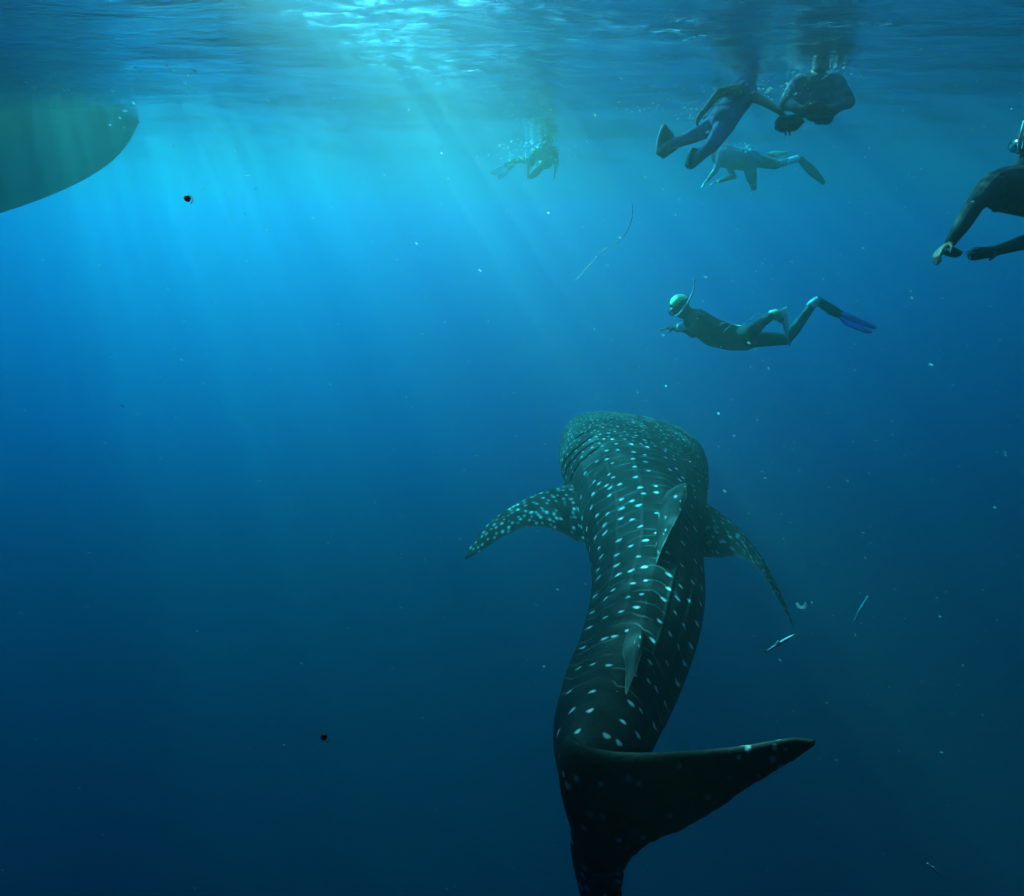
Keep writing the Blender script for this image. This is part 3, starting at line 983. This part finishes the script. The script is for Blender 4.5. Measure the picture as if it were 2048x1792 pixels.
hand(sg, q3(1606, 218, -.26), Vector((1, -.2, .1)), Vector((0, 1, .2)), 1, .9, 1)
hand(sg, q3(1650, 214, -.26), Vector((-1, -.2, .1)), Vector((0, 1, .2)), 1, .9, 1)
body_mesh('body', sg, [M_SUIT2, M_SKIN, M_HAIR, M_SHORT], p3, b3, .0105)
dive_mask(p3, b3, q3(1637, 124, -.05) + Vector((-.02, -.105, .0)), Vector((-.2, -1, -.1)), Vector((0, 0, 1)), q3(1637, 124, -.05), .106)

# ------------------------------------------------------------------ swimmer beyond them, flat in the water
Z4 = 11.0
b4 = at(1480, 316, Z4)
p4 = person('hazy swimmer lying flat below the camera holder, one pale foot trailing right', b4)
q4 = lambda x, y, dz=0: at(x, y, Z4 + dz)
sg = []
head(sg, q4(1424, 292, .05), Vector((-.9, -.1, -.35)), Vector((-.3, 0, 1)), .098, 1, 2)
sg += [(q4(1432, 297), q4(1440, 303), .055, .065, 1),
       (q4(1443, 308, -.14), q4(1443, 308, .14), .085, .085, 0),
       (q4(1445, 311), q4(1472, 317), .17, .16, 0), (q4(1472, 317), q4(1500, 320), .16, .165, 0),
       (q4(1440, 312, -.18), q4(1432, 340, -.2), .052, .044, 0), (q4(1432, 340, -.2), q4(1416, 359, -.15), .042, .03, 1),
       (q4(1446, 316, .18), q4(1468, 353, .12), .052, .044, 0), (q4(1468, 353, .12), q4(1440, 362, .0), .042, .03, 1),
       (q4(1497, 324, -.08), q4(1503, 356, -.3), .105, .078, 3), (q4(1503, 356, -.3), q4(1508, 376, .06), .072, .045, 1),
       (q4(1505, 320, .08), q4(1552, 330, .05), .105, .066, 3), (q4(1552, 330, .05), q4(1590, 318, .15), .06, .042, 1), (q4(1590, 318, .15), q4(1600, 316, .15), .042, .036, 1)]
hand(sg, q4(1416, 359, -.15), q4(1408, 367, -.15) - q4(1416, 359, -.15), Vector((.5, 0, -.6)), 1, .4, 1)
hand(sg, q4(1440, 362), q4(1428, 365) - q4(1440, 362), Vector((0, 0, -1)), 1, .4, 1)
body_mesh('body', sg, [M_SUIT2, M_SKIN, M_HAIR, M_SUIT], p4, b4, .012)
dive_mask(p4, b4, q4(1424, 292, .05) + Vector((-.1, 0, -.03)), Vector((-.9, -.1, -.35)), Vector((-.3, 0, 1)), q4(1424, 292, .05), .104)
tube('sock', [q4(1568, 327, .09), q4(1580, 322, .12), q4(1597, 316, .15)], .052, M_WHITE, p4, b4, n=14)
plate('shorts_panel', [q4(1532, 308, .0), q4(1548, 303, .0), q4(1580, 304, .02), q4(1568, 310, .02), q4(1552, 316, .0)], .05, M_GREEN, p4, b4)
sf = plate('swim_fin', [q4(1594, 310, .15), q4(1604, 312, .15), q4(1630, 334, .2), q4(1652, 364, .3), q4(1646, 370, .32), q4(1618, 350, .25), q4(1598, 326, .17)], .02, M_BLACK, p4, b4)

# ------------------------------------------------------------------ farthest swimmer, splashing
Z5 = 13.0
b5 = at(1085, 316, Z5)
p5 = person('small far swimmer in splashing water with pale blue fins to the left', b5)
q5 = lambda x, y, dz=0: at(x, y, Z5 + dz)
sg = []
head(sg, q5(1096, 280), Vector((.7, .6, -.2)), Vector((0, 0, 1)), .1, 1, 2)
sg += [(q5(1095, 286), q5(1094, 294), .06, .07, 1), (q5(1072, 303), q5(1108, 303), .1, .1, 0),
       (q5(1088, 306), q5(1084, 320), .19, .17, 0), (q5(1078, 322), q5(1092, 322), .14, .14, 0),
       (q5(1068, 306, -.05), q5(1058, 328, -.1), .055, .045, 0), (q5(1058, 328, -.1), q5(1056, 340, -.1), .042, .03, 1),
       (q5(1110, 306), q5(1114, 328), .055, .045, 0), (q5(1114, 328), q5(1110, 342), .042, .03, 1),
       (q5(1082, 326, -.1), q5(1070, 346, -.35), .1, .07, 0), (q5(1070, 346, -.35), q5(1062, 354, .05), .065, .045, 0),
       (q5(1074, 324, .1), q5(1044, 318, .3), .1, .07, 0), (q5(1044, 318, .3), q5(1020, 325, .3), .06, .045, 0)]
hand(sg, q5(1056, 340, -.1), Vector((-.1, 0, -1)), Vector((.5, 0, -.1)), 1, .4, 1)
hand(sg, q5(1110, 342), Vector((-.1, 0, -1)), Vector((-.5, 0, -.1)), 1, .4, 1)
body_mesh('body', sg, [M_SUIT, M_SKIN, M_HAIR], p5, b5, .014)
tube('thin_line', [q5(1051, 305, -.1), q5(1052, 318, -.17), q5(1053, 334, -.17)], .011, M_WHITE, p5, b5)
tube('thin_line', [q5(1084, 321, -.26), q5(1077, 331, -.4), q5(1069, 337, -.42)], .011, M_GREEN, p5, b5)
sf = plate('swim_fin', [q5(1022, 321, .3), q5(1026, 330, .3), q5(1012, 335, .3), q5(1008, 328, .3)], .07, M_BLACK, p5, b5)
plate('blade', [q5(1010, 327, .3), q5(1014, 334, .3), q5(990, 350, .3), q5(981, 347, .3), q5(988, 338, .3)], .02, M_LBLUE, sf, b5)
sf = plate('swim_fin', [q5(1026, 326, .2), q5(1028, 334, .2), q5(1018, 340, .2), q5(1014, 334, .2)], .07, M_BLACK, p5, b5)
plate('blade', [q5(1014, 334, .2), q5(1020, 340, .2), q5(1008, 354, .2), q5(999, 358, .2), q5(994, 351, .2)], .02, M_LBLUE, sf, b5)

# ------------------------------------------------------------------ photographer cut off by the right edge
Z6 = 4.9
b6 = at(2060, 380, Z6)
p6 = person('dark wetsuit diver at the right edge stretching both arms out to a small camera', b6)
q6 = lambda x, y, dz=0: at(x, y, Z6 + dz)
sg = []
head(sg, q6(2066, 288, .0), Vector((-.9, -.15, -.3)), Vector((-.15, 0, 1)), .1, 1, 2)
sg += [(q6(2064, 308), q6(2052, 336), .06, .075, 0),
       (q6(1990, 372, -.05), q6(2050, 362, .12), .1, .12, 0),
       (q6(2012, 378), q6(2070, 385), .15, .165, 0), (q6(2070, 385), q6(2150, 392), .165, .145, 0), (q6(2150, 392), q6(2200, 398), .145, .15, 0),
       (q6(1992, 416, -.05), q6(1998, 404, -.05), .03, .05, 0),
       (q6(1982, 378, -.08), q6(1952, 406, -.22), .095, .058, 0), (q6(1952, 406, -.22), q6(1925, 448, -.3), .058, .052, 0), (q6(1925, 448, -.3), q6(1900, 486, -.36), .052, .033, 0),
       (q6(2085, 410, .12), q6(2100, 470, -.05), .085, .056, 0), (q6(2100, 470, -.05), q6(2040, 487, -.2), .054, .048, 0), (q6(2040, 487, -.2), q6(1986, 503, -.3), .046, .032, 0),
       (q6(2200, 398, -.1), q6(2320, 420, -.1), .11, .075, 0), (q6(2320, 420, -.1), q6(2440, 410, -.1), .07, .045, 0), (q6(2440, 410, -.1), q6(2500, 420, -.1), .045, .035, 0),
       (q6(2200, 398, .1), q6(2320, 380, .1), .11, .075, 0), (q6(2320, 380, .1), q6(2440, 360, .1), .07, .045, 0), (q6(2440, 360, .1), q6(2500, 370, .1), .045, .035, 0)]
hand(sg, q6(1899, 487, -.36), q6(1882, 500, -.37) - q6(1899, 487, -.36), Vector((1, .1, -.15)), 1, .7, 1)
hand(sg, q6(1986, 503, -.3), q6(1925, 508, -.36) - q6(1986, 503, -.3), Vector((-.2, 0, -1)), 1.05, .35, 2)
sg.append((q6(1984, 504, -.3), q6(1950, 508, -.33), .036, .042, 2))
body_mesh('body', sg, [M_SUIT, M_SKIN, M_BLACK], p6, b6, .0055, 3)
dive_mask(p6, b6, q6(2066, 288) + Vector((-.1, -.02, -.01)), Vector((-.9, -.15, -.3)), Vector((-.15, 0, 1)), q6(2066, 288), .106)
tube('snorkel', [q6(2042, 306, -.02), q6(2038, 296, -.06), q6(2040, 280, -.09), q6(2044, 262, -.1), q6(2050, 240, -.1)], .011, M_TUBE, p6, b6)
tube('cuff_band', [q6(1955, 399, -.24), q6(1950, 402, -.25), q6(1944, 408, -.28)], .016, M_TUBE, p6, b6)
for a_, b_ in (((1930, 506), (1958, 497)), ((1932, 511), (1950, 505))):
    tube('glove_stripe', [q6(*a_, -.385), q6((a_[0] + b_[0]) / 2, (a_[1] + b_[1]) / 2 - 2, -.385), q6(*b_, -.385)], .004, M_TUBE, p6, b6)
ac = bpy.data.objects.new('action_camera', None)
col.objects.link(ac)
abase = q6(1902, 503, -.38)
ac.location = abase
tag(ac, 'small black action camera with silver edge gripped at the right', 'camera')
plate('housing', [q6(1886, 500, -.38), q6(1894, 493, -.38), q6(1908, 498, -.38), q6(1922, 506, -.38), q6(1916, 514, -.38), q6(1896, 510, -.38)], .05, M_BLACK, ac, abase)
plate('bezel', [q6(1888, 499, -.41), q6(1902, 496, -.41), q6(1904, 500, -.41), q6(1891, 504, -.41)], .012, M_METAL, ac, abase)
tube('lens_barrel', [q6(1890, 504, -.38), q6(1882, 506, -.38)], .014, M_BLACK, ac, abase, n=12)

# ------------------------------------------------------------------ boat hull, hazy, at the left
bow = at(275, 330, 10.8)
bx0, by0 = bow.x, bow.y
ax_ = Vector((-.94, .34, 0)).normalized()
sd_ = Vector((-ax_.y, ax_.x, 0))
V_, F_ = [], []
NSt = 90
prof = 13
for i in range(NSt + 1):
    f = i / NSt
    dist = 18.0 * f
    beam = 2.3 * min(1, (f / .42)) ** .6 if f < .42 else 2.3
    keel = -1.36 * min(1, (f / .2)) ** .5 if f < .2 else -1.36 + .25 * max(0, (f - .6) / .4)
    for k in range(prof):
        u_ = k / (prof - 1) * 2 - 1
        a_ = abs(u_)
        z_ = keel + (.52 - keel) * (a_ ** 1.7)
        w_ = beam * (a_ ** .75) * (1 + .12 * max(0, z_))
        p_ = Vector((bx0, by0, 0)) + ax_ * (dist - .55 * max(0, z_ + .3) * (1 - f) ** 4) + sd_ * (w_ * (1 if u_ > 0 else -1) + 0.0) + Vector((0, 0, z_))
        V_.append(tuple(p_))
for i in range(NSt):
    for k in range(prof - 1):
        a, b = i * prof + k, i * prof + k + 1
        F_.append((a, b, b + prof, a + prof))
F_.append(tuple(NSt * prof + k for k in range(prof)))
for i in range(NSt):
    F_.append((i * prof, i * prof + prof, i * prof + 2 * prof - 1, i * prof + prof - 1))
bt = bpy.data.objects.new('boat', None)
col.objects.link(bt)
bb = Vector((bx0, by0, 0)) + ax_ * 5
bt.location = bb
tag(bt, 'dim blue boat hull seen from below through the haze', 'boat')
link_mesh('hull', V_, F_, M_HULL, bt, bb)
tube('keel', [Vector((bx0, by0, 0)) + ax_ * d_ + Vector((0, 0, z_)) for d_, z_ in ((3.6, -1.36), (5, -1.38), (8, -1.38), (11, -1.30))], .035, M_HULL, bt, bb)
for s_ in (-1, 1):
    tube('rubbing_strake', [Vector((bx0, by0, 0)) + ax_ * (18 * f) + sd_ * s_ * (2.3 * min(1, (f / .42)) ** .6 * 1.02) + Vector((0, 0, .3)) for f in (.06, .12, .2, .3, .45, .7, .98)], .03, M_BLACK, bt, bb)

# ------------------------------------------------------------------ small drifting life
def spindle(name, a, b, r, m, parent, base, bow_=0.0, n=10, rows=16):
    a, b = Vector(a), Vector(b)
    d = (b - a)
    s_ = d.orthogonal().normalized()
    t_ = d.normalized().cross(s_)
    V_, F_ = [], []
    for i in range(rows + 1):
        f = i / rows
        rr = r * (math.sin(math.pi * f) ** .7 * (1.15 - .45 * f) + .04)
        c = a + d * f + s_ * bow_ * math.sin(math.pi * f)
        for k in range(n):
            q_ = 2 * math.pi * k / n
            V_.append(tuple(c + s_ * rr * .55 * math.cos(q_) + t_ * rr * math.sin(q_)))
    for i in range(rows):
        for k in range(n):
            x, y = i * n + k, i * n + (k + 1) % n
            F_.append((x, y, y + n, x + n))
    F_.append(tuple(range(n))[::-1])
    F_.append(tuple(rows * n + k for k in range(n)))
    return link_mesh(name, V_, F_, m, parent, base)


def milky(name, c, clear=.45):
    m, nt, out = mat(name)
    tl = node(nt, 'ShaderNodeBsdfTranslucent')
    df = node(nt, 'ShaderNodeBsdfDiffuse')
    tp = node(nt, 'ShaderNodeBsdfTransparent')
    t = node(nt, 'ShaderNodeTexCoord')
    n = node(nt, 'ShaderNodeTexNoise')
    n.inputs['Scale'].default_value = 90
    nt.links.new(t.outputs['Object'], n.inputs['Vector'])
    r = ramp(nt, n.outputs[0], [(.3, tuple(v * .75 for v in c)), (.7, c)])
    nt.links.new(r.outputs[0], tl.inputs[0])
    nt.links.new(r.outputs[0], df.inputs[0])
    m1, m2 = node(nt, 'ShaderNodeMixShader'), node(nt, 'ShaderNodeMixShader')
    m1.inputs[0].default_value = .35
    m2.inputs[0].default_value = clear
    nt.links.new(tl.outputs[0], m1.inputs[1])
    nt.links.new(df.outputs[0], m1.inputs[2])
    nt.links.new(m1.outputs[0], m2.inputs[1])
    nt.links.new(tp.outputs[0], m2.inputs[2])
    nt.links.new(m2.outputs[0], out.inputs[0])
    return m


M_FISH = plain('silver_fish_skin', (.12, .36, .42), .4, (.2, .48, .55), 40, .3)
M_JELLY = milky('milky_jelly', (.42, .52, .52), .55)
M_RED = plain('dark_red_jelly', (.16, .012, .008), .35, (.28, .02, .014), 200)


def fish(label, h, t, zh, zt, r):
    hp, tp = at(*h, zh), at(*t, zt)
    base_ = (hp + tp) / 2
    o = bpy.data.objects.new('fish', None)
    col.objects.link(o)
    o.location = base_
    tag(o, label, 'fish')
    spindle('body', hp, tp, r, M_FISH, o, base_)
    d = (tp - hp).normalized()
    u_ = Vector((0, 0, 1))
    u_ = (u_ - d * u_.dot(d)).normalized()
    L = (tp - hp).length
    plate('tail_fin', [tp - d * .02 * L, tp + d * .10 * L + u_ * .05 * L, tp + d * .06 * L, tp + d * .10 * L - u_ * .05 * L], .002, M_FISH, o, base_)
    mid = hp.lerp(tp, .55)
    plate('dorsal_fin', [mid + u_ * r * .5, mid + d * .06 * L + u_ * r * 1.4, mid + d * .2 * L + u_ * r * .5], .002, M_FISH, o, base_)
    return o


fish('slim silvery fish gliding low at the right of the whale shark', (1589, 1269), (1533, 1302), 2.6, 2.45, .011)
fish('faint slender fish hanging upright far out right', (1737, 1191), (1707, 1244), 5.4, 5.4, .012)

fish('tiny bright fish darting in the dark bottom right corner', (1879, 1749), (1857, 1728), 2.4, 2.4, .006)

chain = [at(x, y, 4.2 + dz) for x, y, dz in ((1264, 406, 0), (1265, 430, .02), (1258, 455, .04), (1248, 472, .05), (1235, 485, .05), (1215, 495, .05), (1200, 505, .03), (1188, 520, 0), (1172, 537, 0), (1160, 552, 0), (1151, 560, 0))]
sc_ = bpy.data.objects.new('salp_chain', None)
col.objects.link(sc_)
sc_.location = chain[5]
tag(sc_, 'thin pale curving jelly chain drifting under the surface swimmers', 'jelly chain')
tube('strand', chain, .0022, M_JELLY, sc_, chain[5])
K_ = np.array([tuple(p) for p in chain])
cc = catmull(K_, np.linspace(0, len(K_) - 1, 42))
bead0 = None
for i in range(41):
    a, b = Vector(cc[i]), Vector(cc[i + 1])
    if i % 9 == 4:
        continue
    rr = .0032 + .0022 * math.sin(i * 1.7) ** 2
    bd = spindle('bead', a.lerp(b, .08), a.lerp(b, .9), rr, M_JELLY, sc_, chain[5], n=6, rows=5)

rg_ = [at(1594, 1206, 2.6), at(1598, 1213, 2.6), at(1605, 1215, 2.6), at(1610, 1212, 2.6), at(1611, 1206, 2.6)]
tag(tube('salp', rg_, .006, M_JELLY, None, (0, 0, 0), r1=.005), 'tiny curled milky salp drifting above the silvery fish', 'salp')


def ball(name, c, r, m, parent, base_, seg=10, sq=(1, 1, 1)):
    bm = bmesh.new()
    bmesh.ops.create_icosphere(bm, subdivisions=2, radius=r)
    for v in bm.verts:
        k_ = 1 + .14 * mnoise.noise(v.co / r * 1.6)
        v.co = Vector((v.co.x * sq[0] * k_, v.co.y * sq[1] * k_, v.co.z * sq[2] * k_)) + Vector(c) - Vector(base_)
    me = bpy.data.meshes.new(name)
    bm.to_mesh(me)
    bm.free()
    me.polygons.foreach_set('use_smooth', [True] * len(me.polygons))
    me.materials.append(m)
    o = bpy.data.objects.new(name, me)
    col.objects.link(o)
    if parent is not None:
        o.parent = parent
    return o


for (px, py), lab in (((375, 397), 'tiny dark red jelly ball drifting in front of the boat hull'), ((648, 1474), 'tiny dark red jelly ball drifting in deep dark water at lower left')):
    c_ = at(px, py, 1.1)
    o = bpy.data.objects.new('jelly_ball', None)
    col.objects.link(o)
    o.location = c_
    tag(o, lab, 'jelly ball')
    ball('core', c_, .0052, M_RED, o, c_)
    tube('fringe', [c_ + Vector((.006, -.004, .004)), c_ + Vector((.009, -.003, -.002)), c_ + Vector((.005, -.003, -.008))], .0016, M_JELLY, o, c_)

# bubbles under the splashing swimmers, and drifting plankton with specks for sun glitter
M_BUB = milky('bubble_white', (.95, .97, .97), .22)
M_SPECK = milky('speck_white', (.95, .97, .96), .3)


def specks(name, items, m):
    """Many tiny lumps as one object: (centre, radius, stretch direction, stretch)."""
    bm = bmesh.new()
    bmesh.ops.create_icosphere(bm, subdivisions=1, radius=1)
    tv = np.array([v.co[:] for v in bm.verts])
    tf = np.array([[v.index for v in f.verts] for f in bm.faces])
    bm.free()
    VV_, FF_ = [], []
    for i, (c, r, d, st_) in enumerate(items):
        d = np.array(Vector(d).normalized())
        al = tv @ d
        v = tv + np.outer(al * (st_ - 1), d)
        VV_.append(v * r + np.array(c))
        FF_.append(tf + i * len(tv))
    o = link_mesh(name, np.concatenate(VV_).tolist(), np.concatenate(FF_).tolist(), m)
    return tag(o, kind='stuff')


rs = random.Random(11)
items = []
for cx_, cy_, zc_, sx_, sy_, n_, rr in ((1440, 178, 7.3, 26, 12, 26, .006), (1520, 170, 7.35, 45, 14, 60, .007), (1610, 135, 6.75, 22, 16, 34, .012), (1672, 142, 6.75, 26, 12, 40, .009),
                                        (1360, 190, 7.5, 50, 30, 30, .005), (1300, 220, 7.5, 40, 4, 18, .005), (1058, 290, 12.8, 26, 14, 60, .013), (1108, 300, 12.8, 24, 14, 40, .012),
                                        (1030, 318, 12.9, 22, 14, 30, .012), (1500, 294, 10.8, 40, 5, 34, .008), (1395, 232, 7.2, 14, 16, 22, .008), (1560, 180, 6.6, 30, 10, 30, .006)):
    for _ in range(n_):
        p_ = at(rs.gauss(cx_, sx_), rs.gauss(cy_, sy_), zc_ + rs.uniform(-.25, .25))
        if p_.z > -.02:
            continue
        items.append((p_, 1.35 * rr * rs.uniform(.35, 1.3), (1, .2, rs.uniform(.3, .9)), rs.uniform(1, 2.2)))
specks('bubbles', items, M_BUB)

items = []
for px, py in ((128, 180), (70, 176), (52, 165), (113, 155), (137, 180), (225, 182), (267, 206), (250, 222), (240, 236), (249, 255), (220, 250), (271, 134), (333, 130), (348, 141), (376, 151), (388, 141), (376, 175), (371, 168),  # upper left dashes: white lumps standing in for sun glitter
               (432, 262), (470, 302), (489, 350), (495, 351), (545, 355), (407, 378), (608, 180), (536, 201), (883, 306), (818, 220), (940, 724), (1332, 772), (1326, 670), (1411, 554), (1449, 982), (1437, 827), (1437, 893),
               (1695, 962), (1530, 956), (1862, 729), (1990, 1015), (1926, 1331), (1880, 1233), (1965, 1430), (1673, 1520), (1468, 872), (245, 812), (276, 828), (393, 1262), (800, 1108), (568, 1490), (1088, 1333), 
               (1821, 582), (1824, 596), (1395, 637), (1442, 694), (1498, 686), (833, 487), (960, 541), (1240, 475), (603, 1327), (1560, 1320), (1508, 1272), (2010, 905), (1242, 157), (1190, 230)):
    zc_ = rs.uniform(3.2, 5.0) if py > 400 or px > 700 else rs.uniform(8.0, 9.0)
    if at(px, py, zc_).z > -.03:
        zc_ = 1.2 / (math.cos(PITCH) * (896 - py) / F - math.sin(PITCH))
    items.append((at(px, py, zc_), .0013 * zc_ * rs.uniform(.6, 1.2), (rs.uniform(.3, 1), .2, -rs.uniform(.1, .8)), rs.uniform(1.3, 3.0)))
for _ in range(900):
    px, py = rs.uniform(-300, 2350), rs.uniform(150, 1900)
    if rs.random() < .5:
        px = rs.gauss(1700, 330)
        py = rs.gauss(900, 420)
    zc_ = rs.uniform(2.2, 8.5)
    p_ = at(px, py, zc_)
    if p_.z > -.05:
        continue
    items.append((p_, rs.uniform(.0003, .0009) * zc_ * rs.uniform(.6, 1.1), (rs.uniform(.2, 1), rs.uniform(-.3, .3), -rs.uniform(.0, .7)), rs.uniform(1, 2.8)))
specks('plankton_and_glitter', items, M_SPECK)
